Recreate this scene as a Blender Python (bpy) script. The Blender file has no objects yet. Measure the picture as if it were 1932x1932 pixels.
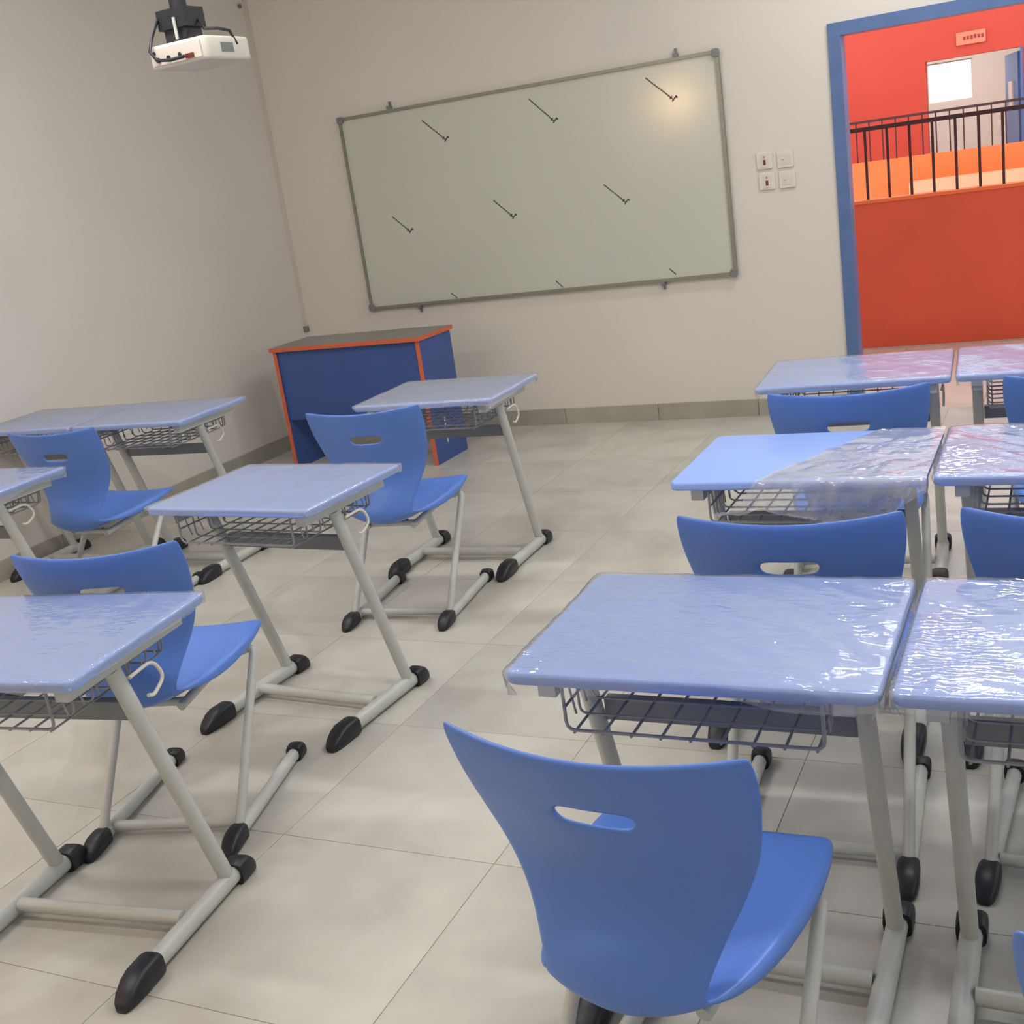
import bpy, bmesh, math, random
from mathutils import Vector, Matrix, noise

PI = math.pi
scene = bpy.context.scene
COL = scene.collection

# ------------------------------------------------------------------ camera
cam_d = bpy.data.cameras.new('camera')
cam = bpy.data.objects.new('camera', cam_d)
COL.objects.link(cam)
cam_d.sensor_width = 36.0
cam_d.lens = 2212.5 / 1932 * 36.0
cam_d.clip_start = 0.05
right = Vector((0.89959001, 0.41370881, -0.13993869))
down = Vector((-0.00620789, -0.30827461, -0.95127716))
fwd = Vector((-0.43669129, 0.85662815, -0.2747525))
m = Matrix.Identity(4)
for i in range(3):
    m[i][0] = right[i]; m[i][1] = -down[i]; m[i][2] = -fwd[i]
m[0][3], m[1][3], m[2][3] = 4.6667, -6.5274, 1.5221
cam.matrix_world = m
scene.camera = cam

# ------------------------------------------------------------------ world, light level
W = bpy.data.worlds.new('sky'); scene.world = W; W.use_nodes = True
bg = W.node_tree.nodes['Background']
bg.inputs[0].default_value = (0.90, 0.95, 1.0, 1)
bg.inputs[1].default_value = 1.6
ADDED_LIGHT_STRENGTH = 42.0
scene.view_settings.view_transform = 'Standard'
scene.view_settings.look = 'None'
scene.view_settings.gamma = 1.0
scene.view_settings.use_curve_mapping = False
scene.view_settings.exposure = 0.32
scene.cycles.max_bounces = 7
scene.cycles.use_light_tree = False
scene.cycles.diffuse_bounces = 4
scene.cycles.glossy_bounces = 3
scene.cycles.transmission_bounces = 2
scene.cycles.transparent_max_bounces = 8
scene.cycles.caustics_reflective = False
scene.cycles.caustics_refractive = False

# ------------------------------------------------------------------ materials
def lin(c):
    r = []
    for v in c:
        v /= 255.0
        r.append(v / 12.92 if v <= 0.04045 else ((v + 0.055) / 1.055) ** 2.4)
    return tuple(r)

def mat(name, rgb, rough=0.5, metal=0.0, vary=0.08, scale=6.0, bump=0.0, bscale=60.0, coat=0.0, dirt=None, rnd=0.0, spec=None):
    """procedural principled material: noise-mottled colour, optional fine bump and stains"""
    mt = bpy.data.materials.new(name); mt.use_nodes = True
    nt = mt.node_tree; N = nt.nodes; L = nt.links
    b = N['Principled BSDF']
    c = lin(rgb)
    tc = N.new('ShaderNodeTexCoord')
    nz = N.new('ShaderNodeTexNoise'); nz.inputs['Scale'].default_value = scale; nz.inputs['Detail'].default_value = 5
    L.new(tc.outputs['Object'], nz.inputs['Vector'])
    ramp = N.new('ShaderNodeValToRGB')
    ramp.color_ramp.elements[0].position = 0.3; ramp.color_ramp.elements[1].position = 0.72
    ramp.color_ramp.elements[0].color = tuple(v * (1 - vary) for v in c) + (1,)
    ramp.color_ramp.elements[1].color = tuple(min(1, v * (1 + vary)) for v in c) + (1,)
    L.new(nz.outputs['Fac'], ramp.inputs['Fac'])
    out = ramp.outputs['Color']
    if dirt:
        drgb, dscale, lo, hi, amt = dirt
        n2 = N.new('ShaderNodeTexNoise'); n2.inputs['Scale'].default_value = dscale; n2.inputs['Detail'].default_value = 8
        n2.inputs['Distortion'].default_value = 1.2
        geo = N.new('ShaderNodeNewGeometry')
        L.new(geo.outputs['Position'], n2.inputs['Vector'])
        r2 = N.new('ShaderNodeMapRange'); r2.inputs['From Min'].default_value = lo; r2.inputs['From Max'].default_value = hi
        r2.inputs['To Max'].default_value = amt
        L.new(n2.outputs['Fac'], r2.inputs['Value'])
        mx = N.new('ShaderNodeMixRGB'); mx.inputs['Color2'].default_value = lin(drgb) + (1,)
        L.new(r2.outputs['Result'], mx.inputs['Fac']); L.new(out, mx.inputs['Color1']); out = mx.outputs['Color']
    if rnd:
        oi = N.new('ShaderNodeObjectInfo'); mr = N.new('ShaderNodeMapRange')
        mr.inputs['To Min'].default_value = 1 - rnd; mr.inputs['To Max'].default_value = 1 + rnd
        L.new(oi.outputs['Random'], mr.inputs['Value'])
        hs = N.new('ShaderNodeHueSaturation'); L.new(mr.outputs['Result'], hs.inputs['Value']); L.new(out, hs.inputs['Color']); out = hs.outputs['Color']
    L.new(out, b.inputs['Base Color'])
    b.inputs['Roughness'].default_value = rough
    b.inputs['Metallic'].default_value = metal
    if coat: b.inputs['Coat Weight'].default_value = coat; b.inputs['Coat Roughness'].default_value = 0.12
    if spec is not None: b.inputs['Specular IOR Level'].default_value = spec
    if bump:
        n3 = N.new('ShaderNodeTexNoise'); n3.inputs['Scale'].default_value = bscale; n3.inputs['Detail'].default_value = 4
        L.new(tc.outputs['Object'], n3.inputs['Vector'])
        bp = N.new('ShaderNodeBump'); bp.inputs['Strength'].default_value = bump; bp.inputs['Distance'].default_value = 0.004
        L.new(n3.outputs['Fac'], bp.inputs['Height']); L.new(bp.outputs['Normal'], b.inputs['Normal'])
    return mt

def emit(name, rgb, s):
    mt = bpy.data.materials.new(name); mt.use_nodes = True
    N = mt.node_tree.nodes; L = mt.node_tree.links
    for n in list(N):
        if n.type != 'OUTPUT_MATERIAL': N.remove(n)
    e = N.new('ShaderNodeEmission'); e.inputs[0].default_value = lin(rgb) + (1,); e.inputs[1].default_value = s
    L.new(e.outputs[0], [n for n in N if n.type == 'OUTPUT_MATERIAL'][0].inputs[0])
    return mt

def film_mat(name, haze, gloss, bump=0.42):
    """thin clear wrapping film: see-through, a little milky, crinkled and shiny"""
    mt = bpy.data.materials.new(name); mt.use_nodes = True
    N = mt.node_tree.nodes; L = mt.node_tree.links
    for n in list(N):
        if n.type != 'OUTPUT_MATERIAL': N.remove(n)
    outn = [n for n in N if n.type == 'OUTPUT_MATERIAL'][0]
    tc = N.new('ShaderNodeTexCoord')
    mp = N.new('ShaderNodeMapping'); mp.inputs['Rotation'].default_value = (0, 0, 0.7); mp.inputs['Scale'].default_value = (1.0, 2.6, 1.0)
    L.new(tc.outputs['Object'], mp.inputs['Vector'])
    v1 = N.new('ShaderNodeTexNoise'); v1.inputs['Scale'].default_value = 7; v1.inputs['Detail'].default_value = 4; v1.inputs['Distortion'].default_value = 1.6
    L.new(mp.outputs['Vector'], v1.inputs['Vector'])
    v2 = N.new('ShaderNodeTexVoronoi'); v2.feature = 'F1'; v2.inputs['Scale'].default_value = 42
    L.new(mp.outputs['Vector'], v2.inputs['Vector'])
    ms = N.new('ShaderNodeTexNoise'); ms.inputs['Scale'].default_value = 5.5; ms.inputs['Detail'].default_value = 2
    L.new(tc.outputs['Object'], ms.inputs['Vector'])
    mr = N.new('ShaderNodeMapRange'); mr.inputs['From Min'].default_value = 0.48; mr.inputs['From Max'].default_value = 0.62; mr.inputs['To Max'].default_value = 1.1
    L.new(ms.outputs['Fac'], mr.inputs['Value'])
    ad = N.new('ShaderNodeMath'); ad.operation = 'MULTIPLY_ADD'
    L.new(mr.outputs['Result'], ad.inputs[1])
    L.new(v2.outputs['Distance'], ad.inputs[0]); L.new(v1.outputs['Fac'], ad.inputs[2])
    bp = N.new('ShaderNodeBump'); bp.inputs['Strength'].default_value = bump; bp.inputs['Distance'].default_value = 0.006
    L.new(ad.outputs[0], bp.inputs['Height'])
    tr = N.new('ShaderNodeBsdfTransparent'); tr.inputs[0].default_value = (0.97, 0.975, 0.98, 1)
    df = N.new('ShaderNodeBsdfDiffuse'); df.inputs[0].default_value = (0.88, 0.88, 0.88, 1)
    m1 = N.new('ShaderNodeMixShader')
    hz = N.new('ShaderNodeMapRange'); hz.inputs['From Min'].default_value = 0.35; hz.inputs['From Max'].default_value = 0.7
    hz.inputs['To Min'].default_value = haze * 0.85; hz.inputs['To Max'].default_value = haze * 1.15
    L.new(v1.outputs['Fac'], hz.inputs['Value']); L.new(hz.outputs['Result'], m1.inputs[0])
    L.new(tr.outputs[0], m1.inputs[1]); L.new(df.outputs[0], m1.inputs[2])
    gl = N.new('ShaderNodeBsdfGlossy'); gl.inputs['Roughness'].default_value = 0.09
    L.new(bp.outputs[0], gl.inputs['Normal'])
    fr = N.new('ShaderNodeFresnel'); fr.inputs['IOR'].default_value = 1.45
    ml = N.new('ShaderNodeMath'); ml.operation = 'MULTIPLY'; ml.inputs[1].default_value = gloss; ml.use_clamp = True
    L.new(fr.outputs[0], ml.inputs[0])
    mn = N.new('ShaderNodeMath'); mn.operation = 'MINIMUM'; mn.inputs[1].default_value = 0.5; L.new(ml.outputs[0], mn.inputs[0])
    m2 = N.new('ShaderNodeMixShader')
    L.new(mn.outputs[0], m2.inputs[0]); L.new(m1.outputs[0], m2.inputs[1]); L.new(gl.outputs[0], m2.inputs[2])
    L.new(m2.outputs[0], outn.inputs[0])
    return mt

M = {}
M['wall'] = mat('cream_wall_paint', (217, 211, 203), 0.75, vary=0.02, scale=1.3, bump=0.06, bscale=140)
M['corner_strip'] = mat('taupe_strip_colour', (206, 197, 188), 0.7, vary=0.03, scale=4)
M['ceiling'] = mat('white_ceiling_paint', (228, 225, 218), 0.85, vary=0.02)
M['tile'] = mat('beige_floor_tile', (195, 193, 184), 0.33, vary=0.08, scale=5, bump=0.03, bscale=40,
                dirt=((140, 128, 116), 1.7, 0.50, 0.78, 0.55), rnd=0.05)
M['grout'] = mat('grey_grout', (180, 173, 160), 0.9, vary=0.15, scale=20)
M['skirting'] = mat('grey_skirting_tile', (164, 160, 148), 0.4, vary=0.10, scale=7, rnd=0.06)
M['bluedoor'] = mat('blue_door_paint', (84, 112, 160), 0.4, vary=0.08, scale=9)
M['red'] = mat('red_wall_paint', (206, 70, 50), 0.6, vary=0.05, scale=1.5)
M['parapet'] = mat('red_parapet_paint', (222, 90, 60), 0.6, vary=0.06, scale=2.2)
M['orange'] = mat('orange_wall_paint', (240, 118, 58), 0.6, vary=0.04, scale=2.0)
M['peach'] = mat('pale_peach_tone', (246, 170, 130), 0.6, vary=0.04, scale=2.0)
M['iron'] = mat('dark_railing_paint', (62, 36, 34), 0.45, vary=0.15, scale=20)
M['desktop'] = mat('light_blue_desk_plastic', (146, 177, 244), 0.36, vary=0.03, scale=3, bump=0.02, bscale=200)
M['chair'] = mat('blue_chair_plastic', (88, 128, 208), 0.36, vary=0.04, scale=5, bump=0.05, bscale=260)
M['steel'] = mat('grey_painted_steel', (190, 193, 188), 0.35, vary=0.06, scale=14, bump=0.03, bscale=160)
M['beam'] = mat('mid_grey_painted_steel', (120, 124, 128), 0.4, vary=0.06, scale=14)
M['wire'] = mat('grey_wire_steel', (146, 148, 150), 0.35, metal=0.3, vary=0.12, scale=30)
M['cap'] = mat('black_plastic_cap', (26, 28, 36), 0.45, vary=0.15, scale=30)
M['navy'] = mat('navy_laminate', (58, 86, 150), 0.42, vary=0.05, scale=4)
M['orange_edge'] = mat('orange_edge_band', (208, 102, 68), 0.45, vary=0.06, scale=12)
M['greytop'] = mat('grey_laminate', (128, 126, 124), 0.4, vary=0.06, scale=6)
M['board'] = mat('white_board_enamel', (198, 201, 190), 0.15, vary=0.015, scale=1.0)
M['alu'] = mat('grey_aluminium', (140, 142, 130), 0.35, metal=0.35, vary=0.06, scale=20)
M['darkmark'] = mat('dark_grey_print', (92, 92, 84), 0.6, vary=0.25, scale=60)
M['plastic_white'] = mat('white_plastic', (218, 214, 202), 0.4, vary=0.03, scale=8)
M['plastic_pale'] = mat('pale_plastic', (214, 206, 198), 0.45, vary=0.03, scale=8)
M['black'] = mat('black_plastic', (30, 32, 38), 0.5, vary=0.12, scale=20)
M['redlamp'] = mat('dark_red_plastic', (108, 40, 36), 0.4, vary=0.1, scale=40)
M['greyport'] = mat('grey_lens_glass', (120, 128, 124), 0.2, vary=0.1, scale=40)
M['pinkfloor'] = mat('corridor_floor_tile', (206, 186, 172), 0.35, vary=0.08, scale=5, rnd=0.05)
M['sign'] = mat('peach_sign_plate', (250, 134, 104), 0.5, vary=0.04, scale=10)
M['signmark'] = mat('brown_sign_lettering', (150, 58, 44), 0.6, vary=0.05, scale=10)
M['film'] = film_mat('clear_crinkled_film', 0.15, 1.6)
M['film_smooth'] = film_mat('smooth_clear_film', 0.19, 1.0, 0.16)
M['film_haze'] = film_mat('milky_torn_film', 0.31, 1.8)
M['film_mid'] = film_mat('pale_film', 0.27, 1.6)
M['tube'] = emit('added_light_diffuser', (252, 250, 248), ADDED_LIGHT_STRENGTH)  # glow of the added ceiling lights, none of them in view
M['warmlamp'] = emit('warm_lamp_glass', (255, 206, 150), 48.0)

# ------------------------------------------------------------------ mesh helpers
class MB:
    def __init__(s): s.v = []; s.f = []
    def add(s, vs, fs):
        o = len(s.v); s.v.extend([tuple(q) for q in vs]); s.f.extend([tuple(i + o for i in q) for q in fs]); return s
    def box(s, x0, x1, y0, y1, z0, z1, mtx=None):
        vs = [Vector(p) for p in ((x0,y0,z0),(x1,y0,z0),(x1,y1,z0),(x0,y1,z0),(x0,y0,z1),(x1,y0,z1),(x1,y1,z1),(x0,y1,z1))]
        if mtx: vs = [mtx @ q for q in vs]
        return s.add(vs, [(3,2,1,0),(4,5,6,7),(0,1,5,4),(1,2,6,5),(2,3,7,6),(3,0,4,7)])
    def slab(s, w, d, r, z0, z1, bev, cx=0, cy=0, seg=5):
        """horizontal plate with rounded corners and rounded rims"""
        def ring(ins, z):
            ww, dd, rr = w/2-ins, d/2-ins, max(r-ins, 0.001); out = []
            for (sx, sy, a0) in ((1,1,0),(-1,1,PI/2),(-1,-1,PI),(1,-1,1.5*PI)):
                for k in range(seg+1):
                    a = a0 + PI/2*k/seg
                    out.append((cx+sx*(ww-rr)+rr*math.cos(a), cy+sy*(dd-rr)+rr*math.sin(a), z))
            return out
        rings = [ring(bev, z0)]
        for k in range(1, 4):
            a = PI/2*k/3; rings.append(ring(bev*(1-math.sin(a)), z0+bev*(1-math.cos(a))))
        for k in range(0, 4):
            a = PI/2*k/3; rings.append(ring(bev*(1-math.cos(a)), z1-bev*(1-math.sin(a))))
        n = len(rings[0]); vs = [p for q in rings for p in q]; fs = [tuple(range(n-1,-1,-1)), tuple((len(rings)-1)*n+i for i in range(n))]
        for k in range(len(rings)-1):
            for i in range(n):
                j = (i+1) % n; fs.append((k*n+i, k*n+j, (k+1)*n+j, (k+1)*n+i))
        return s.add(vs, fs)
    def tube(s, pts, r, seg=10, ry=None, up=(0,0,1), radii=None, closed=False):
        """swept round or oval tube along a polyline"""
        pts = [Vector(p) for p in pts]; ry = ry or r; n = len(pts); vs = []; fs = []
        upv = Vector(up)
        for i, p in enumerate(pts):
            if closed: t = (pts[(i+1) % n]-pts[i-1]).normalized()
            else: t = (pts[min(i+1,n-1)]-pts[max(i-1,0)]).normalized()
            side = t.cross(upv)
            if side.length < 1e-3: side = t.cross(Vector((1,0,0)))
            side.normalize(); u2 = side.cross(t).normalized()
            k = radii[i] if radii else 1.0
            for q in range(seg):
                a = 2*PI*q/seg
                vs.append(p + side*(r*k*math.cos(a)) + u2*(ry*k*math.sin(a)))
        for i in range(n if closed else n-1):
            i2 = (i+1) % n
            for q in range(seg):
                q2 = (q+1) % seg
                fs.append((i*seg+q, i*seg+q2, i2*seg+q2, i2*seg+q))
        if not closed:
            fs.append(tuple(range(seg-1,-1,-1))); fs.append(tuple((n-1)*seg+q for q in range(seg)))
        return s.add(vs, fs)
    def mesh(s, name, m, smooth=False, angle=40):
        me = bpy.data.meshes.new(name); me.from_pydata(s.v, [], s.f); me.update()
        bm = bmesh.new(); bm.from_mesh(me); bmesh.ops.recalc_face_normals(bm, faces=bm.faces); bm.to_mesh(me); bm.free()
        me.materials.append(m)
        if smooth:
            me.shade_smooth()
            try: me.set_sharp_from_angle(angle=math.radians(angle))
            except Exception: pass
        return me
    def build(s, name, m, parent=None, smooth=False, angle=40):
        return put(name, s.mesh(name, m, smooth, angle), parent)

def put(name, me, parent=None, loc=None, rz=None):
    o = bpy.data.objects.new(name, me); COL.objects.link(o)
    if parent: o.parent = parent
    if loc: o.location = loc
    if rz is not None: o.rotation_euler = (0, 0, rz)
    return o
def tag(o, label=None, cat=None, group=None, kind=None):
    if label: o['label'] = label
    if cat: o['category'] = cat
    if group: o['group'] = group
    if kind: o['kind'] = kind
    return o
def thing(name, label, cat, loc=(0,0,0), rz=0.0, group=None):
    o = put(name, None, None, loc, rz); return tag(o, label, cat, group)
def struct(o, label, cat='structure'):
    return tag(o, label, cat, kind='structure')
def arc(c, r, a0, a1, n, plane='yz'):
    out = []
    for k in range(n+1):
        a = a0+(a1-a0)*k/n; u, v = r*math.cos(a), r*math.sin(a)
        out.append((c[0], c[1]+u, c[2]+v) if plane == 'yz' else (c[0]+u, c[1], c[2]+v))
    return out

# ------------------------------------------------------------------ the room
RX, BY, CZ = 6.5, -7.7, 3.2          # right wall, back wall, ceiling height
DX0, DX1, DZ = 3.54, 4.62, 2.0       # doorway in the front wall
TH = 0.09

fl = MB().box(-0.2, RX+0.2, BY-0.2, 0.0, -0.12, -0.002).build('floor', M['grout'])
struct(fl, 'beige tiled classroom floor with dusty marks', 'floor')
T = 0.6
tile_me = MB().slab(T-0.002, T-0.002, 0.002, -0.005, 0.0, 0.0008, seg=2).mesh('tile', M['tile'])
xs0 = 2.833 - T*5; ys0 = -2.66 + T*4
def clipped_tile(x0, x1, y0, y1):
    return MB().slab(x1-x0-0.002, y1-y0-0.002, 0.002, -0.005, 0.0, 0.0008, cx=(x0+x1)/2, cy=(y0+y1)/2, seg=2).mesh('tile', M['tile'])
for i in range(-1, 12):
    for j in range(-1, 14):
        x0 = xs0+i*T; y1 = ys0-j*T; x1 = x0+T; y0 = y1-T
        if x1 <= 0.02 or x0 >= RX or y0 >= -0.0 or y1 <= BY: continue
        if x0 < 0 or x1 > RX or y1 > 0 or y0 < BY:
            put('tile', clipped_tile(max(x0,0), min(x1,RX), max(y0,BY), min(y1,0)), fl)
        else:
            put('tile', tile_me, fl, ((x0+x1)/2, (y0+y1)/2, 0))

b = MB()
b.box(-0.2, DX0, 0, TH, 0, CZ).box(DX1, RX+0.2, 0, TH, 0, CZ).box(DX0, DX1, 0, TH, DZ, CZ)
struct(b.build('wall_front', M['wall']), 'cream front wall behind the whiteboard', 'wall')
struct(MB().box(-0.2, 0, BY-0.2, 0, 0, CZ).build('wall_left', M['wall']), 'plain cream wall left of the desks', 'wall')
# right wall with two window openings
b = MB(); w = [(-6.4, -4.4), (-3.4, -1.4)]; z0, z1 = 1.0, 2.3
b.box(RX, RX+0.2, BY-0.2, 0, 0, z0).box(RX, RX+0.2, BY-0.2, 0, z1, CZ)
b.box(RX, RX+0.2, BY-0.2, w[0][0], z0, z1).box(RX, RX+0.2, w[0][1], w[1][0], z0, z1).box(RX, RX+0.2, w[1][1], 0, z0, z1)
struct(b.build('wall_right', M['wall']), 'cream wall with two windows', 'wall')
for n, (a, c) in enumerate(w):
    wf = MB()
    wf.box(RX+0.04, RX+0.1, a, c, z0, z0+0.05).box(RX+0.04, RX+0.1, a, c, z1-0.05, z1)
    wf.box(RX+0.04, RX+0.1, a, a+0.05, z0+0.05, z1-0.05).box(RX+0.04, RX+0.1, c-0.05, c, z0+0.05, z1-0.05)
    wf.box(RX+0.05, RX+0.09, (a+c)/2-0.025, (a+c)/2+0.025, z0+0.05, z1-0.05)
    struct(wf.build('window_%d' % (n+1), M['plastic_white']), 'white framed window in the right wall', 'window')
struct(MB().box(0, RX, BY-0.2, BY, 0, CZ).build('wall_back', M['wall']), 'cream back wall of the classroom', 'wall')
struct(MB().box(-0.2, RX+0.2, BY-0.2, TH, CZ, CZ+0.15).build('ceiling', M['ceiling']), 'white classroom ceiling', 'ceiling')

# skirting tiles
sk = put('baseboard_front', None); struct(sk, 'grey tile skirting along the front wall', 'baseboard')
x = 0.012
while x < RX-0.01:
    x1 = min(x+T, RX)
    if x < DX0 < x1 or x < DX0: x1 = min(x1, DX0-0.005)
    if not (DX0-0.01 <= x < DX1+0.01):
        MB().box(x, x1-0.003, -0.012, 0.0, 0.0, 0.098).build('skirting_tile', M['skirting'], sk)
    x = x1 if not (DX0-0.01 <= x1 < DX1) else DX1+0.02
    if x1 >= RX: break
sk = put('baseboard_left', None); struct(sk, 'grey tile skirting along the left wall', 'baseboard')
y = -0.012
while y > BY+0.05:
    MB().box(0.0, 0.012, max(y-T, BY)+0.003, y, 0.0, 0.098).build('skirting_tile', M['skirting'], sk); y -= T

# door: blue frame and an open leaf
dr = put('door_1', None); struct(dr, 'blue metal door frame open to the red corridor', 'door')
MB().box(DX0-0.018, DX0+0.045, -0.018, TH+0.018, 0, DZ-0.0455).build('jamb', M['bluedoor'], dr)
MB().box(DX1-0.045, DX1+0.018, -0.018, TH+0.018, 0, DZ-0.0455).build('jamb', M['bluedoor'], dr)
MB().box(DX0-0.018, DX1+0.018, -0.018, TH+0.018, DZ-0.045, DZ+0.018).build('frame_head', M['bluedoor'], dr)
leaf = MB().box(0, 0.045, -0.98, 0, 0.012, DZ-0.05).build('door_leaf', M['bluedoor'], dr)
leaf.location = (DX1-0.01, -0.025, 0)
hd = MB().tube([(0.0,-0.9,1.0),(-0.05,-0.9,1.0),(-0.05,-0.78,1.0)], 0.01, 8).build('door_handle', M['alu'], leaf, True)
MB().box(DX0+0.0451, DX0+0.047, 0.05, 0.075, 0.96, 1.12).build('strike_plate', M['alu'], dr)

# ------------------------------------------------------------------ corridor and courtyard beyond the door
PY, PZ = 1.97, 0.985
cf = MB().box(-1, RX+1, TH, PY+0.15, -0.3, -0.006).build('floor_corridor', M['grout']); struct(cf, 'pale pink tiled corridor floor outside the door', 'floor')
for i in range(0, 7):
    for j in range(0, 3):
        xa = 2.4+i*T; ya = TH+j*0.59
        MB().slab(T-0.005, 0.585, 0.003, -0.012, 0.0, 0.0015, cx=xa+T/2, cy=ya+0.295, seg=2).build('tile', M['pinkfloor'], cf)
MB().box(DX0, DX1, 0.0, TH, -0.1, 0.0).build('door_sill', M['pinkfloor'], dr)
pp = MB().box(-1, RX+1, PY, PY+0.15, -0.3, PZ).build('wall_parapet', M['parapet']); struct(pp, 'low red parapet wall across the corridor', 'wall')
MB().box(-1, RX+1, PY-0.008, PY+0.158, PZ, PZ+0.022).build('coping', M['orange'], pp)
struct(MB().box(-1, RX+1, TH, PY+0.15, CZ, CZ+0.2).build('ceiling_corridor', M['ceiling']), 'corridor ceiling slab above the parapet', 'ceiling')

def railing(name, label, yy, zb, zt, x0, x1, step, off, r):
    t = thing(name, label, 'railing', (0, yy, 0))
    MB().box(x0, x1, -0.02, 0.02, zt-0.028, zt).build('top_rail', M['iron'], t)
    me = MB().box(-r, r, -r, r, zb, zt-0.028).mesh('baluster', M['iron'])
    x = x0+off
    while x < x1:
        put('baluster', me, t, (x, 0, 0)); x += step
    return t
railing('railing', 'dark iron railing on top of the near red parapet', 2.045, PZ+0.022, 1.485, 2.647, 5.8, 0.1435, 0.0, 0.0085)

FY = 8.0
fp = MB().box(-2, 8, FY, FY+0.15, -1.2, 1.07).build('wall_parapet_far', M['orange']); struct(fp, 'orange parapet wall across the courtyard', 'wall')
MB().box(2.97, 8, FY-0.45, FY-0.001, -1.2, 0.80).build('pale_block', M['peach'], fp)  # pale peach block before the right part of the far parapet
railing('railing', 'thin far railing on top of the orange parapet', FY+0.075, 1.07, 1.53, 1.6, 6.2, 0.145, 0.03, 0.007)
struct(MB().box(-2, 8, FY+0.15, 16.2, -0.3, 0.0).build('floor_far', M['pinkfloor']), 'floor of the far corridor and far classroom', 'floor')
struct(MB().box(-2, 8, PY+0.15, FY, -3.2, -3.0).build('floor_courtyard', M['pinkfloor']), 'courtyard floor below the railings', 'floor')
FX0, FX1, FZ = 2.935, 4.06, 2.125
b = MB().box(-2, FX0, 10, 10.2, 0, 4.2).box(FX1, 8, 10, 10.2, 0, 4.2).box(FX0, FX1, 10, 10.2, FZ, 4.2)
struct(b.build('wall_far', M['red']), 'red wall across the courtyard with a doorway', 'wall')
fd = put('door_2', None); struct(fd, 'blue open door of the classroom across the courtyard', 'door')
MB().box(FX1-0.03, FX1, 9.985, 10.215, 0, FZ).build('jamb', M['bluedoor'], fd)
lf = MB().box(-0.04, 0.0, 0, 1.0, 0.01, FZ-0.04).build('door_leaf', M['bluedoor'], fd); lf.location = (FX1-0.03, 10.22, 0); lf.rotation_euler = (0,0,math.radians(11))
MB().box(-0.06, -0.04, 0.35, 0.62, 1.45, 1.75).build('door_window', M['plastic_white'], lf)
# far classroom shell with a bright window
b = MB(); fy = 14.4; wx0, wx1, wz0, wz1 = 2.49, 3.165, 1.63, 2.24
b.box(0, wx0, fy, fy+0.2, 0, 3).box(wx1, 6, fy, fy+0.2, 0, 3).box(wx0, wx1, fy, fy+0.2, 0, wz0).box(wx0, wx1, fy, fy+0.2, wz1, 3)
struct(b.build('wall_far_room', M['wall']), 'cream back wall of the far classroom with a bright window opening', 'wall')
struct(MB().box(0, 0.1, 10.2, fy, 0, 3).build('wall_far_room_left', M['wall']), 'cream left wall of the far classroom', 'wall')
struct(MB().box(6, 6.1, 10.2, fy, 0, 3).build('wall_far_room_right', M['wall']), 'cream right wall of the far classroom', 'wall')
struct(MB().box(0, 6.1, 10.2, fy+0.2, 3.0, 3.1).build('ceiling_far_room', M['ceiling']), 'ceiling of the far classroom', 'ceiling')
wf = MB().box(wx0, wx1, fy+0.05, fy+0.1, wz0, wz0+0.02).box(wx0, wx1, fy+0.05, fy+0.1, wz1-0.02, wz1).box(wx0, wx0+0.02, fy+0.05, fy+0.1, wz0+0.02, wz1-0.02).box(wx1-0.02, wx1, fy+0.05, fy+0.1, wz0+0.02, wz1-0.02)
struct(wf.build('window_3', M['plastic_white']), 'glaring white window seen through the far doorway', 'window')
# sign above the far door
sg = thing('door_sign', 'small peach nameplate on the red wall above the far door', 'sign', (3.48, 9.985, 2.325))
MB().slab(0.34, 0.15, 0.01, 0, 0.014, 0.004, seg=3).build('plate', M['sign'], sg).rotation_euler = (PI/2, 0, 0)
random.seed(4)
for k in range(6):
    xx = -0.09+k*0.042; MB().box(xx, xx+0.028, -0.019, -0.0141, -0.012+random.uniform(-.012,.0), 0.02+random.uniform(0,.014)).build('lettering', M['signmark'], sg)

# ------------------------------------------------------------------ added ceiling lights, out of view, placed to brighten the rooms
added_light_labels = {(4.3,-1.0):'added unseen ceiling light nearest the doorway', (4.6,-3.2):'added unseen ceiling light above the right desks', (1.7,-3.4):'added unseen ceiling light above the left desks',
                (4.6,-5.4):'added unseen ceiling light at the back right', (1.7,-5.6):'added unseen ceiling light at the back left'}
for (lx, ly), lb in added_light_labels.items():
    t = thing('added_ceiling_light', lb, 'light', (lx, ly, CZ), 0, 'added unseen ceiling lights of the classroom')
    MB().box(-0.62, 0.62, -0.09, 0.09, -0.05, 0.0).build('housing', M['plastic_white'], t)
    MB().box(-0.6, 0.6, -0.07, 0.07, -0.068, -0.0505).build('diffuser', M['tube'], t)
for fx, fyy, lb in ((2.2, 11.4, 'added unseen left front ceiling light of the far classroom'), (3.6, 11.4, 'added unseen right front ceiling light of the far classroom'), (2.9, 13.0, 'added unseen rear ceiling light of the far classroom')):  # unseen lights added to brighten the far classroom
    t = thing('added_ceiling_light', lb, 'light', (fx, fyy, 3.0), 0)
    MB().box(-0.62, 0.62, -0.09, 0.09, -0.05, 0.0).build('housing', M['plastic_white'], t)
    MB().box(-0.6, 0.6, -0.07, 0.07, -0.068, -0.0505).build('diffuser', M['tube'], t)
t = thing('wall_lamp', 'warm round bulkhead lamp high on the back wall', 'lamp', (0.40, BY, 2.07), 0)
MB().tube([(0,0,0),(0,0.03,0)], 0.2, 24).build('base', M['plastic_white'], t)
MB().tube([(0,0.031,0),(0,0.06,0),(0,0.085,0)], 0.17, 10, radii=[1,0.92,0.6]).build('glass', M['warmlamp'], t, True)

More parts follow.
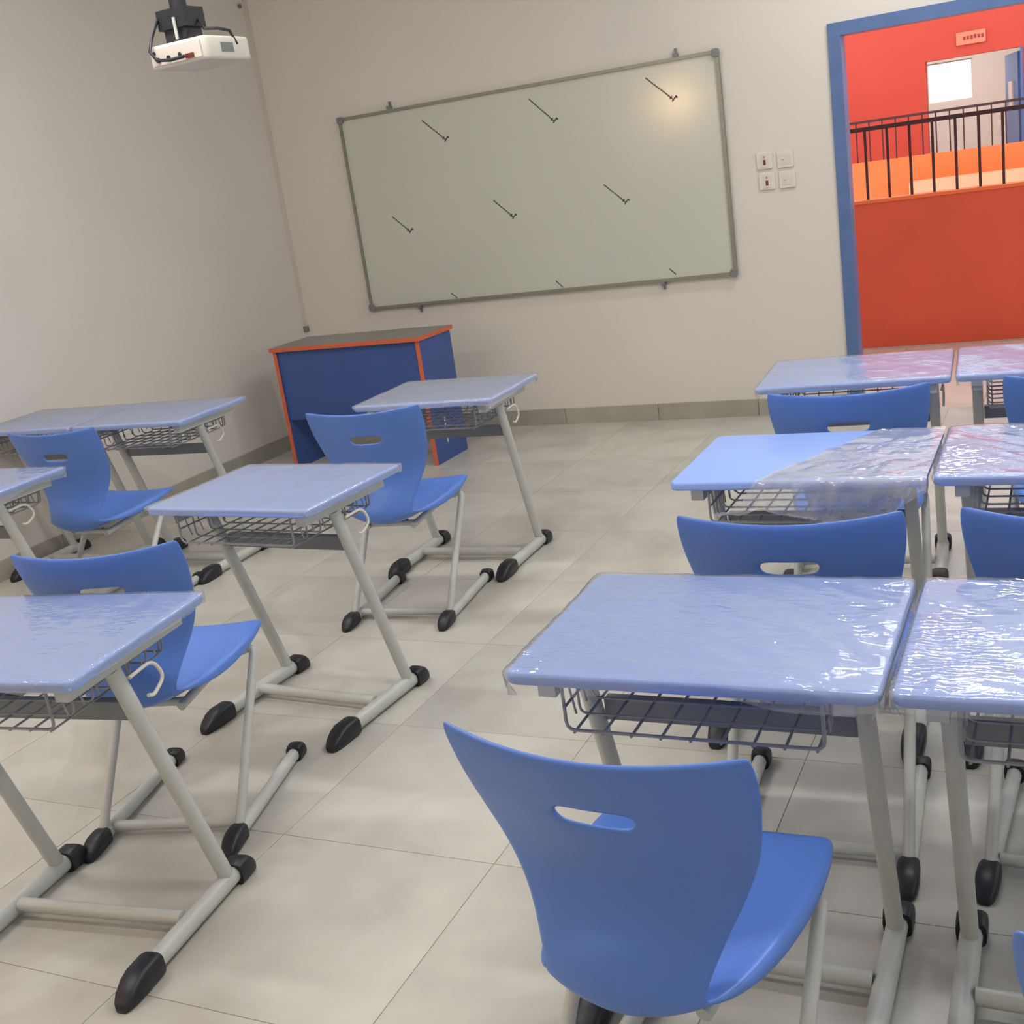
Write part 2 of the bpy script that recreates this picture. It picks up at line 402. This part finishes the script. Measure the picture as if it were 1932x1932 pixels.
# ------------------------------------------------------------------ whiteboard
bx0, bx1, bz0, bz1 = 0.5565, 2.9565, 0.811, 1.9926
wb = thing('whiteboard', 'wide framed whiteboard on the cream front wall', 'whiteboard', (0, 0, 0))
MB().box(bx0+0.012, bx1-0.012, -0.022, -0.006, bz0+0.012, bz1-0.012).build('writing_surface', M['board'], wb)
for a in ((bx0, bx1, bz1-0.018, bz1), (bx0, bx1, bz0, bz0+0.018), (bx0, bx0+0.018, bz0+0.018, bz1-0.018), (bx1-0.018, bx1, bz0+0.018, bz1-0.018)):
    MB().box(a[0], a[1], -0.032, 0.0, a[2], a[3]).build('frame_rail', M['alu'], wb)
for cx in (bx0, bx1):
    for cz in (bz0, bz1):
        o = MB().slab(0.042, 0.042, 0.010, 0, 0.012, 0.003).build('corner_cap', M['beam'], wb)
        o.rotation_euler = (PI/2, 0, 0)
        o.location = (cx+(0.014 if cx == bx0 else -0.014), -0.028, cz+(0.014 if cz == bz0 else -0.014))
for cx, cz, s in ((0.925, bz1, 1), (2.722, bz1, 1), (0.916, bz0, -1), (2.525, bz0, -1)):
    MB().box(cx-0.012, cx+0.012, -0.036, 0, min(cz, cz+s*0.02), max(cz, cz+s*0.02)).box(cx-0.006, cx+0.006, -0.014, 0, min(cz, cz+s*0.045), max(cz, cz+s*0.045)).build('mounting_clip', M['beam'], wb)
def mark(x0, z0, x1, z1, head=True):
    b = MB()
    L = math.hypot(x1-x0, z1-z0); ang = math.atan2(z1-z0, x1-x0)
    mt = Matrix.Translation((x0, -0.0226, z0)) @ Matrix.Rotation(-ang, 4, 'Y')
    b.box(0, L*0.45, -0.0003, 0.0004, -0.004, 0.003, mt).box(L*0.46, L*0.8, -0.0003, 0.0004, -0.003, 0.004, mt).box(L*0.8, L, -0.0003, 0.0004, -0.004, 0.003, mt)
    if head:
        m2 = mt @ Matrix.Translation((L, 0, 0))
        b.box(-0.004, 0.004, -0.0003, 0.0004, -0.012, 0.026, m2)
        b.box(-0.022, -0.015, -0.0003, 0.0004, -0.010, 0.010, m2)
        b.box(0.0, 0.012, -0.0003, 0.0004, 0.016, 0.026, m2)
    b.build('film_print', M['darkmark'], wb)
for q in ((0.821,1.373,0.934,1.267),(1.531,1.385,1.647,1.273),(2.234,1.389,2.355,1.275),(1.135,1.899,1.275,1.767),(1.843,1.912,1.982,1.77),(2.545,1.915,2.69,1.78)): mark(*q)
for q in ((1.153,0.868,1.191,0.834),(1.865,0.878,1.907,0.834),(2.569,0.882,2.606,0.846)): mark(*q, head=False)
# taupe strip down the corner, slightly darker than the walls, with an end box, small wall fixings
ct = thing('wall_corner_strip', 'thin taupe trunking down the corner of two walls', 'strip', (0, 0, 0))
MB().box(0.0, 0.030, -0.010, 0.0, 0.745, CZ).build('corner_strip', M['corner_strip'], ct)
MB().box(0.0, 0.036, -0.018, 0.0, 0.71, 0.745).build('end_cap', M['alu'], ct)
tag(MB().tube([(0.0,-0.05,2.74),(0.012,-0.05,2.74)], 0.014, 12).build('wall_plug', M['beam']), 'small dark fixing on the left wall near the ceiling', 'fixing')

# switches beside the door
sw = [('upper left white switch plate with dark red indicator beside the door', 3.152, 1.397, 1),
      ('upper right plain white socket plate beside the blue door frame', 3.262, 1.392, 0),
      ('lower left white switch plate with dark red indicator beside the door', 3.158, 1.289, 1),
      ('lower right plain white socket plate beside the blue door frame', 3.266, 1.286, 0)]
for lb, sx, sz, red in sw:
    t = thing('switch_plate', lb, 'switch', (sx, 0, sz), 0, 'switch plates beside the door')
    o = MB().slab(0.088, 0.088, 0.008, 0, 0.010, 0.003).build('plate', M['plastic_white'], t); o.rotation_euler = (PI/2, 0, 0)
    if red:
        MB().box(-0.02, 0.02, -0.014, -0.0101, -0.032, 0.034).build('rocker', M['plastic_pale'], t)
        MB().box(-0.007, 0.007, -0.0155, -0.0141, -0.022, 0.004).build('indicator', M['redlamp'], t)
        MB().box(-0.004, 0.004, -0.0155, -0.0141, 0.014, 0.024).build('indicator', M['alu'], t)
    else:
        MB().box(-0.026, 0.026, -0.0125, -0.0101, -0.026, 0.026).build('socket_insert', M['plastic_pale'], t)
        MB().box(-0.018, -0.006, -0.0135, -0.0126, -0.004, 0.000).build('socket_slot', M['alu'], t)

# ------------------------------------------------------------------ teacher desk
td = thing('teacher_desk', 'navy blue teacher desk with orange edges below the whiteboard', 'desk', (0.885, -0.722, 0), -0.0123)
w2, d2, h = 0.50, 0.183, 0.74
tp = MB().slab(2*w2+0.02, 2*d2+0.03, 0.004, h-0.024, h, 0.002, seg=2).build('top', M['greytop'], td)
e = MB(); W2, D2 = w2+0.0105, d2+0.0155
e.box(-W2-0.002, W2+0.002, -D2-0.002, -D2, h-0.025, h-0.001).box(W2, W2+0.002, -D2, D2, h-0.025, h-0.001).box(-W2-0.002, -W2, -D2, D2, h-0.025, h-0.001).box(-W2-0.002, W2+0.002, D2, D2+0.002, h-0.025, h-0.001)
e.build('edge_band', M['orange_edge'], tp)
for s in (-1, 1):
    sp = MB().box(min(s*w2, s*(w2-0.022)), max(s*w2, s*(w2-0.022)), -d2+0.004, d2, 0, h-0.0245).build('side_panel', M['navy'], td)
    MB().box(min(s*(w2+0.001), s*(w2-0.023)), max(s*(w2+0.001), s*(w2-0.023)), -d2, -d2+0.0039, 0, h-0.0245).build('edge_band', M['orange_edge'], sp)
MB().box(-w2+0.0225, w2-0.0225, -d2+0.012, -d2+0.03, 0.30, h-0.0245).build('modesty_panel', M['navy'], td)
MB().box(-w2+0.0225, w2-0.0225, d2-0.05, d2-0.032, 0.56, h-0.0245).build('drawer_front', M['navy'], td)
MB().box(w2+0.0001, w2+0.002, -0.04, -0.028, 0.10, 0.26).build('paper_strip', M['plastic_pale'], td)

# ------------------------------------------------------------------ projector
pr = thing('projector', 'white ceiling projector on a black mount in front of the whiteboard', 'projector', (1.735, -2.75, 2.065), math.radians(-3))
body = MB().slab(0.28, 0.26, 0.03, 0.0, 0.082, 0.012).build('body', M['plastic_white'], pr, True)
MB().box(-0.12, 0.12, -0.1335, -0.1301, 0.012, 0.070).build('port_panel', M['plastic_pale'], pr)
for k, (px, pz, r) in enumerate(((-0.085,0.03,0.009),(-0.035,0.032,0.008),(0.02,0.034,0.007),(-0.10,0.055,0.006))):
    MB().tube([(px,-0.1336,pz),(px,-0.139,pz)], r, 10).build('port', M['black'], pr)
MB().box(0.05, 0.085, -0.142, -0.1336, 0.014, 0.03).build('plug', M['redlamp'], pr)
MB().box(0.1401, 0.143, -0.045, 0.02, 0.025, 0.058).build('vent', M['greyport'], pr)
MB().box(0.1401, 0.1425, 0.07, 0.085, 0.02, 0.05).build('vent', M['plastic_pale'], pr)
MB().tube([(0.02,0.1301,0.04),(0.02,0.15,0.04)], 0.035, 20).build('lens', M['greyport'], pr)
mt_ = thing('projector_mount', 'black ceiling pole and bracket holding the projector', 'bracket', (1.70, -2.78, 2.147), math.radians(-3))
MB().box(-0.066, 0.066, -0.055, 0.055, 0.05, 0.118).build('head_box', M['black'], mt_)
MB().box(-0.05, 0.05, -0.045, 0.045, 0.0, 0.0499).build('neck', M['black'], mt_)
MB().tube([(0,0,0.1181),(0,0,0.155)], 0.031, 16).build('collar', M['black'], mt_, True)
MB().tube([(0,0,0.1551),(0,0,CZ-2.147)], 0.023, 16).build('pole', M['black'], mt_, True)
MB().tube([(0.02,-0.061,0.01),(0.02,-0.061,0.085)], 0.006, 8).build('bolt_rod', M['steel'], mt_)
cb = MB().tube([(-0.06,-0.058,0.09),(-0.075,-0.09,0.03),(-0.07,-0.12,-0.02),(-0.04,-0.125,-0.055),(0.02,-0.118,-0.062),(0.085,-0.118,-0.06)], 0.006, 8)
cb.tube([(0.068,0.02,0.075),(0.10,0.0,0.035),(0.14,0.03,0.03),(0.165,0.06,0.018),(0.172,0.08,-0.03)], 0.006, 8)
cb.build('cable', M['black'], mt_, True)

# ------------------------------------------------------------------ student desk
DW, DD, DH = 0.612, 0.473, 0.7264
hw, hd_ = DW/2, DD/2
def bent(pts, r=0.03, n=5):
    """polyline with rounded corners"""
    P = [Vector(p) for p in pts]; out = [P[0]]
    for i in range(1, len(P)-1):
        a = (P[i-1]-P[i]); c = (P[i+1]-P[i]); d = min(r, a.length*0.45, c.length*0.45)
        p0 = P[i]+a.normalized()*d; p2 = P[i]+c.normalized()*d
        for k in range(n+1):
            t = k/n; out.append(p0*(1-t)**2+P[i]*2*t*(1-t)+p2*t*t)
    out.append(P[-1]); return out

def cap_mesh(length, rw, rh, name='end_cap'):
    """black tapering foot cap pointing to -y, its open end at y=0, sitting on z=0"""
    b = MB(); seg = 16; prof = [(-0.012,1.03,1.0),(0.0,1.08,1.06),(length*0.40,1.10,1.06),(length*0.62,1.06,0.92),(length*0.82,0.92,0.66),(length*0.95,0.70,0.42),(length,0.45,0.30)]
    vs = []; fs = []
    for (d, k, kh) in prof:
        for q in range(seg):
            a = 2*PI*q/seg
            cx, cz = math.cos(a), math.sin(a)
            cx = math.copysign(abs(cx)**0.55, cx); cz = math.copysign(abs(cz)**0.55, cz)
            vs.append((rw*k*cx, -d, max(0.0005, rh*kh*(1+cz))))
    n = len(prof)
    for i in range(n-1):
        for q in range(seg):
            q2 = (q+1) % seg; fs.append((i*seg+q, i*seg+q2, (i+1)*seg+q2, (i+1)*seg+q))
    fs.append(tuple(range(seg))); fs.append(tuple((n-1)*seg+q for q in range(seg)))
    b.add(vs, fs); return b.mesh(name, M['cap'], True, 50)

FI = 0.246
D = {}
D['top'] = MB().slab(DW, DD, 0.022, DH-0.023, DH, 0.007).mesh('desk_top', M['desktop'], True, 30)
D['foot'] = MB().tube([(0,-0.16,0.027),(0,0.20,0.027)], 0.021, 12, ry=0.023).mesh('foot', M['steel'], True)
D['cap_near'] = cap_mesh(0.115, 0.026, 0.027)
D['cap_far'] = cap_mesh(0.062, 0.027, 0.027)
D['leg'] = MB().tube([(0,0.155,0.045),(0,-0.048,0.668)], 0.0165, 14, ry=0.0205, up=(0,1,0)).mesh('leg', M['steel'], True)
D['bar'] = MB().box(-0.016, 0.016, -0.20, 0.19, 0.668, DH-0.0235).mesh('top_bearer', M['steel'])
D['cross'] = MB().tube([(-FI+0.02,0.0,0.034),(FI-0.02,0.0,0.034)], 0.017, 12).mesh('crossbar', M['steel'], True)
D['beam'] = MB().box(-FI+0.018, FI-0.018, -0.004, 0.020, 0.528, 0.570).mesh('rear_beam', M['beam'])
def basket():
    b = MB(); r = 0.0026; x0, x1 = -0.215, 0.215; y0, y1 = -0.205, 0.165; zb, zt = 0.612, 0.694
    for k in range(7):
        y = y0+(y1-y0)*k/6
        b.tube(bent([(x0,y,zt),(x0,y,zb),(x1,y,zb),(x1,y,zt)], 0.016, 3), r if k else r*1.3, 6, up=(0,1,0))
    for k in range(9):
        x = x0+0.012+(x1-x0-0.024)*k/8
        b.tube(bent([(x,y0,zb-0.005),(x,y1,zb-0.005),(x,y1+0.004,zt)], 0.016, 3), r, 6, up=(1,0,0))
    for x in (x0, x1):
        b.tube([(x,y0,zt),(x,y1,zt)], r*1.3, 6); b.tube([(x,y0,(zb+zt)/2),(x,y1,(zb+zt)/2)], r, 6)
        for k in range(1, 8):
            y = y0+(y1-y0)*(k-0.5)/7.5; b.tube([(x,y,zt),(x,y+0.02,zb+0.008)], r*0.9, 5)
    b.tube([(x0,y1,zt),(x1,y1,zt)], r*1.3, 6); b.tube([(x0,y1+0.004,(zb+zt)/2),(x1,y1+0.004,(zb+zt)/2)], r, 6)
    return b
D['basket'] = basket().mesh('wire_basket', M['wire'], True)
D['hook'] = MB().tube(bent([(FI+0.024,-0.03,0.640),(FI+0.026,0.05,0.645),(FI+0.026,0.078,0.595),(FI+0.026,0.03,0.572),(FI+0.026,0.012,0.580)], 0.03, 5), 0.0042, 8, up=(1,0,0)).mesh('bag_hook', M['plastic_white'], True)

def wrap_mesh(seed, skirt=0.036, amp=0.003, mname='film', flap=1.0):
    """crinkled film lying over the desk top and hanging a little over its rims"""
    nx, ny = 76, 60; vs = []; fs = []; off = Vector((seed*7.31, seed*3.17, 0))
    ex, ey = hw+skirt, hd_+skirt
    for j in range(ny+1):
        for i in range(nx+1):
            sx = -ex+2*ex*i/nx; sy = -ey+2*ey*j/ny
            ox = max(0, abs(sx)-hw); oy = max(0, abs(sy)-hd_)
            n1 = noise.noise(Vector((sx*9, sy*9, 0))+off); n2 = noise.noise(Vector((sx*34, sy*34, 1.7))+off); n3 = noise.noise(Vector((sx*5, sy*5, 4.2))+off)
            ridge = (1-abs(noise.noise(Vector(((sx+sy*0.7)*13, (sy-sx*0.4)*5, 2.0))+off)))**5
            lift = amp*(0.25+0.6*max(0, n1)+0.06*max(0, n2)+0.7*ridge)
            ks = 0.72+0.75*n3
            ox2, oy2 = ox*ks, oy*ks
            cx = math.copysign(min(abs(sx), hw), sx); cy = math.copysign(min(abs(sy), hd_), sy)
            bulge = 0.0018+amp*(0.2+0.6*abs(n1)+0.5*abs(n2))
            x = cx+(math.copysign(bulge-ox2*0.10, sx) if ox > 0 else 0); y = cy+(math.copysign(bulge-oy2*0.10, sy) if oy > 0 else 0)
            if ox > 0 and oy > 0:
                x = cx-math.copysign(0.45*ox2-0.002, sx); y = cy-math.copysign(0.45*oy2-0.002, sy)
            z = DH+0.0016+(lift if ox+oy == 0 else lift*0.4)-(max(ox2, oy2)*1.25 if ox > 0 and oy > 0 else ox2+oy2)
            vs.append((x, y, z))
    for j in range(ny):
        for i in range(nx):
            a = j*(nx+1)+i; fs.append((a, a+1, a+nx+2, a+nx+1))
    me = bpy.data.meshes.new('plastic_wrap'); me.from_pydata(vs, [], fs); me.materials.append(M[mname]); me.shade_smooth(); return me

def torn_mesh():
    """film torn off the left half: a diagonal edge on top, a loose sheet hanging over the near rim"""
    nu, nv = 56, 64; vs = []; fs = []
    for j in range(nv+1):
        for i in range(nu+1):
            u = i/nu; v = j/nv
            top = 0.47; hang = 0.15
            s = -hang+(top+hang)*v                      # distance in from the near rim, negative hangs down
            xl = -0.085+0.225*max(0, s)/top+(0.0 if s > 0 else s*0.75)   # the torn edge
            xl += 0.012*noise.noise(Vector((s*20, 3.3, 0)))
            x = xl+(hw+0.004-xl)*u
            n1 = noise.noise(Vector((x*12, s*12, 9))); n2 = noise.noise(Vector((x*40, s*18, 5)))
            if s > 0:
                y = -hd_+min(s, DD); z = DH+0.002+0.004*abs(n1)+0.002*abs(n2)
            else:
                k = -s; lim = 0.135*(0.75+0.25*math.sin(x*14)+0.2*n1)*(1-0.55*max(0, (u-0.78)/0.22))
                k = min(k, lim)
                y = -hd_-0.004-0.016*math.sin(min(1, k/0.1)*PI)*0.6-0.012*abs(n1)-0.008*n2*min(1, k/0.03)+0.02*k/0.15
                z = DH+0.002-k
            vs.append((x, y, z))
    for j in range(nv):
        for i in range(nu):
            a = j*(nu+1)+i; fs.append((a, a+1, a+nu+2, a+nu+1))
    me = bpy.data.meshes.new('torn_wrap'); me.from_pydata(vs, [], fs); me.materials.append(M['film_haze']); me.shade_smooth(); return me

def student_desk(label, cx, cy, rz, wrap):
    t = thing('student_desk', label, 'desk', (cx, cy, 0), rz, 'light blue student desks')
    put('desk_top', D['top'], t)
    for s in (-1, 1):
        f = put('foot', D['foot'], t, (s*FI, 0, 0))
        put('end_cap', D['cap_near'], f, (0, -0.152, 0)); put('end_cap', D['cap_far'], f, (0, 0.192, 0), PI)
        put('leg', D['leg'], t, (s*FI, 0, 0)); put('top_bearer', D['bar'], t, (s*FI, 0, 0))
    put('crossbar', D['cross'], t); put('rear_beam', D['beam'], t); put('wire_basket', D['basket'], t); put('bag_hook', D['hook'], t)
    put('torn_wrap' if wrap.name.startswith('torn') else 'plastic_wrap', wrap, t)
    return t

desks = [
 ('film-wrapped blue desk nearest the camera, its crinkled top beside the aisle', 4.0947, -4.693, 0.0045, wrap_mesh(1, 0.040, 0.0045)),
 ('shiny film-wrapped blue desk at the lower right edge, touching the nearest desk', 4.0947+DW+0.014, -4.688, 0.0045, wrap_mesh(2, 0.040, 0.0045)),
 ('blue desk with half bare top and torn plastic film hanging over its front', 4.039, -3.5804, 0.0012, torn_mesh()),
 ('film-wrapped blue desk right of the desk with the torn film', 4.039+DW+0.014, -3.570, 0.01, wrap_mesh(3, 0.032, 0.0038)),
 ('film-wrapped blue desk of the front row just below the door frame', 3.9817, -2.4716, 0.0642, wrap_mesh(4, 0.034, 0.002, 'film_smooth')),
 ('film-wrapped blue desk of the front row at the right edge below the doorway', 3.9817+DW+0.013, -2.428, 0.0642, wrap_mesh(5, 0.034, 0.002, 'film_smooth')),
 ('blue desk in front of the navy teacher desk, milky film across its top', 2.3602, -2.4247, 0.0226, wrap_mesh(6, 0.028, 0.003, 'film_mid')),
 ('film-wrapped blue desk in the middle of the left side, fully visible with both feet', 2.4793, -3.7714, -0.0638, wrap_mesh(7, 0.026, 0.0024, 'film_smooth')),
 ('large film-wrapped blue desk at the lower left edge with a white bag hook', 2.6208, -4.8843, 0.1165, wrap_mesh(8, 0.030, 0.0035)),
 ('right desk of the wrapped pair standing near the left wall', 0.9486, -2.5379, 0.0294, wrap_mesh(9, 0.024, 0.002, 'film_smooth')),
 ('left desk of the wrapped pair, pushed against the left wall', 0.325, -2.556, 0.0294, wrap_mesh(10, 0.024, 0.002, 'film_smooth')),
 ('wrapped blue desk cut by the left edge, behind the left wall chair', 1.005, -3.6974, 0.0, wrap_mesh(11, 0.05)),
]
for d in desks: student_desk(*d)

# ------------------------------------------------------------------ student chair
def shell_mesh():
    # centre line (y, z), half width, edge offset: how far the sides wrap forward (back) or up (seat)
    prof = [(-0.052,0.805,0.214,0.042),(-0.044,0.780,0.2185,0.042),(-0.028,0.735,0.2165,0.042),(-0.022,0.717,0.214,0.041),(-0.012,0.690,0.210,0.040),
            (0.010,0.640,0.200,0.036),(0.026,0.585,0.178,0.031),(0.017,0.535,0.148,0.028),(-0.014,0.480,0.124,0.028),(-0.034,0.435,0.116,0.033),
            (-0.022,0.398,0.124,0.041),(0.030,0.381,0.143,0.047),(0.11,0.386,0.168,0.047),(0.20,0.401,0.188,0.041),(0.275,0.418,0.197,0.031),
            (0.335,0.432,0.198,0.021),(0.388,0.440,0.190,0.012),(0.412,0.434,0.178,0.005)]
    rim = [0.003]*6+[0.002,0.002,0.002,0.002,0.003,0.012,0.027,0.030,0.025,0.018,0.010,0.006]     # how far the rim is turned away from the sitter
    us = [-2, -1, -0.9, -0.72, -0.5, -0.27, -0.09, 0.09, 0.27, 0.5, 0.72, 0.9, 1, 2]
    n = len(us); vs = []; fs = []
    for i, (y, z, w, e) in enumerate(prof):
        a = prof[max(i-1, 0)]; c = prof[min(i+1, len(prof)-1)]
        tx, tz = c[0]-a[0], c[1]-a[1]; l = math.hypot(tx, tz); nx_, nz_ = -tz/l, tx/l   # normal towards the sitter
        for u in us:
            if abs(u) == 2:
                k = e-rim[i]; x = math.copysign(w+(0.005 if i > 11 else 0.0015), u)
            else:
                k = e*u*u; x = w*u
            vs.append((x, y+nx_*k, z+nz_*k))
    for i in range(len(prof)-1):
        for j in range(n-1):
            if i == 3 and 5 <= j <= 7: continue            # the grip hole
            fs.append((i*n+j, (i+1)*n+j, (i+1)*n+j+1, i*n+j+1))
    me = bpy.data.meshes.new('shell0'); me.from_pydata(vs, [], fs); me.materials.append(M['chair'])
    o = bpy.data.objects.new('shell0', me); COL.objects.link(o)
    s = o.modifiers.new('s', 'SOLIDIFY'); s.thickness = 0.011; s.offset = 0
    q = o.modifiers.new('q', 'SUBSURF'); q.levels = 2; q.render_levels = 2
    dg = bpy.context.evaluated_depsgraph_get(); dg.update()
    r = bpy.data.meshes.new_from_object(o.evaluated_get(dg)); r.name = 'seat_shell'; r.shade_smooth()
    bpy.data.objects.remove(o); return r
K = {}
K['shell'] = shell_mesh()
CI = 0.192
K['foot'] = MB().tube([(0,0.005,0.022),(0,0.435,0.022)], 0.0165, 12, ry=0.019).mesh('foot', M['steel'], True)
K['cap_near'] = cap_mesh(0.085, 0.0215, 0.0225)
K['cap_far'] = cap_mesh(0.05, 0.0215, 0.0225)
for s_ in (-1, 1):
    K['leg%d' % s_] = MB().tube(bent([(0,0.025,0.036),(0,0.322,0.406),(-s_*0.07,0.285,0.392),(-s_*0.10,0.055,0.362)], 0.03, 6), 0.0115, 12, ry=0.0125, up=(1,0,0)).mesh('leg', M['steel'], True)
K['cross'] = MB().tube([(-CI+0.014,0.06,0.027),(CI-0.014,0.06,0.027)], 0.014, 10).mesh('stretcher', M['steel'], True)
K['seatbar'] = MB().tube([(-0.095,0.08,0.3655),(0.095,0.08,0.3655)], 0.011, 10).mesh('seat_bar', M['steel'], True)
K['seatbar2'] = MB().tube([(-0.12,0.25,0.388),(0.12,0.25,0.388)], 0.011, 10).mesh('seat_bar', M['steel'], True)
K['screw'] = MB().tube([(0,0,-0.004),(0,0,0.004)], 0.006, 8).mesh('screw', M['black'])

def student_chair(label, bx, by, yaw):
    """bx, by: where the middle of the top of the backrest is"""
    a = math.radians(yaw); yo = -0.035
    loc = (bx+math.sin(a)*yo, by-math.cos(a)*yo, 0)
    t = thing('student_chair', label, 'chair', loc, a, 'blue shell chairs on grey steel frames')
    put('seat_shell', K['shell'], t)
    for s in (-1, 1):
        f = put('foot', K['foot'], t, (s*CI, 0, 0))
        put('end_cap', K['cap_near'], f, (0, 0.012, 0)); put('end_cap', K['cap_far'], f, (0, 0.430, 0), PI)
        put('leg', K['leg%d' % s], t, (s*CI, 0, 0))
        for yy, zz in ((0.08, 0.374), (0.25, 0.399)): put('screw', K['screw'], t, (s*0.06, yy, zz))
    put('stretcher', K['cross'], t); put('seat_bar', K['seatbar'], t); put('seat_bar', K['seatbar2'], t)
    return t
chairs = [
 ('blue chair behind the desk that stands in front of the teacher desk', 2.4145, -3.1605, 7),
 ('blue chair nearest the left wall, seen whole from behind', 1.015, -3.250, 4),
 ('turned blue chair in front of the large lower left desk', 2.560, -4.605, 15),
 ('blue chair of the front row tucked under the desk below the door', 4.0765, -3.23, 6),
 ('blue chair between the torn-film desk and the nearest wrapped desk', 4.1485, -4.3695, 3),
 ('big blue chair closest to the camera, its grip hole facing us', 4.088, -5.309, -4),
 ('blue chair cut by the right edge, behind the second row of desks', 4.682, -4.352, -4),
 ('blue chair cut by the right edge, in the front row by the doorway', 4.70, -3.16, 4),
 ('blue chair at the bottom right corner of the picture, barely in view', 4.825, -5.605, -6),
]
for c in chairs: student_chair(*c)
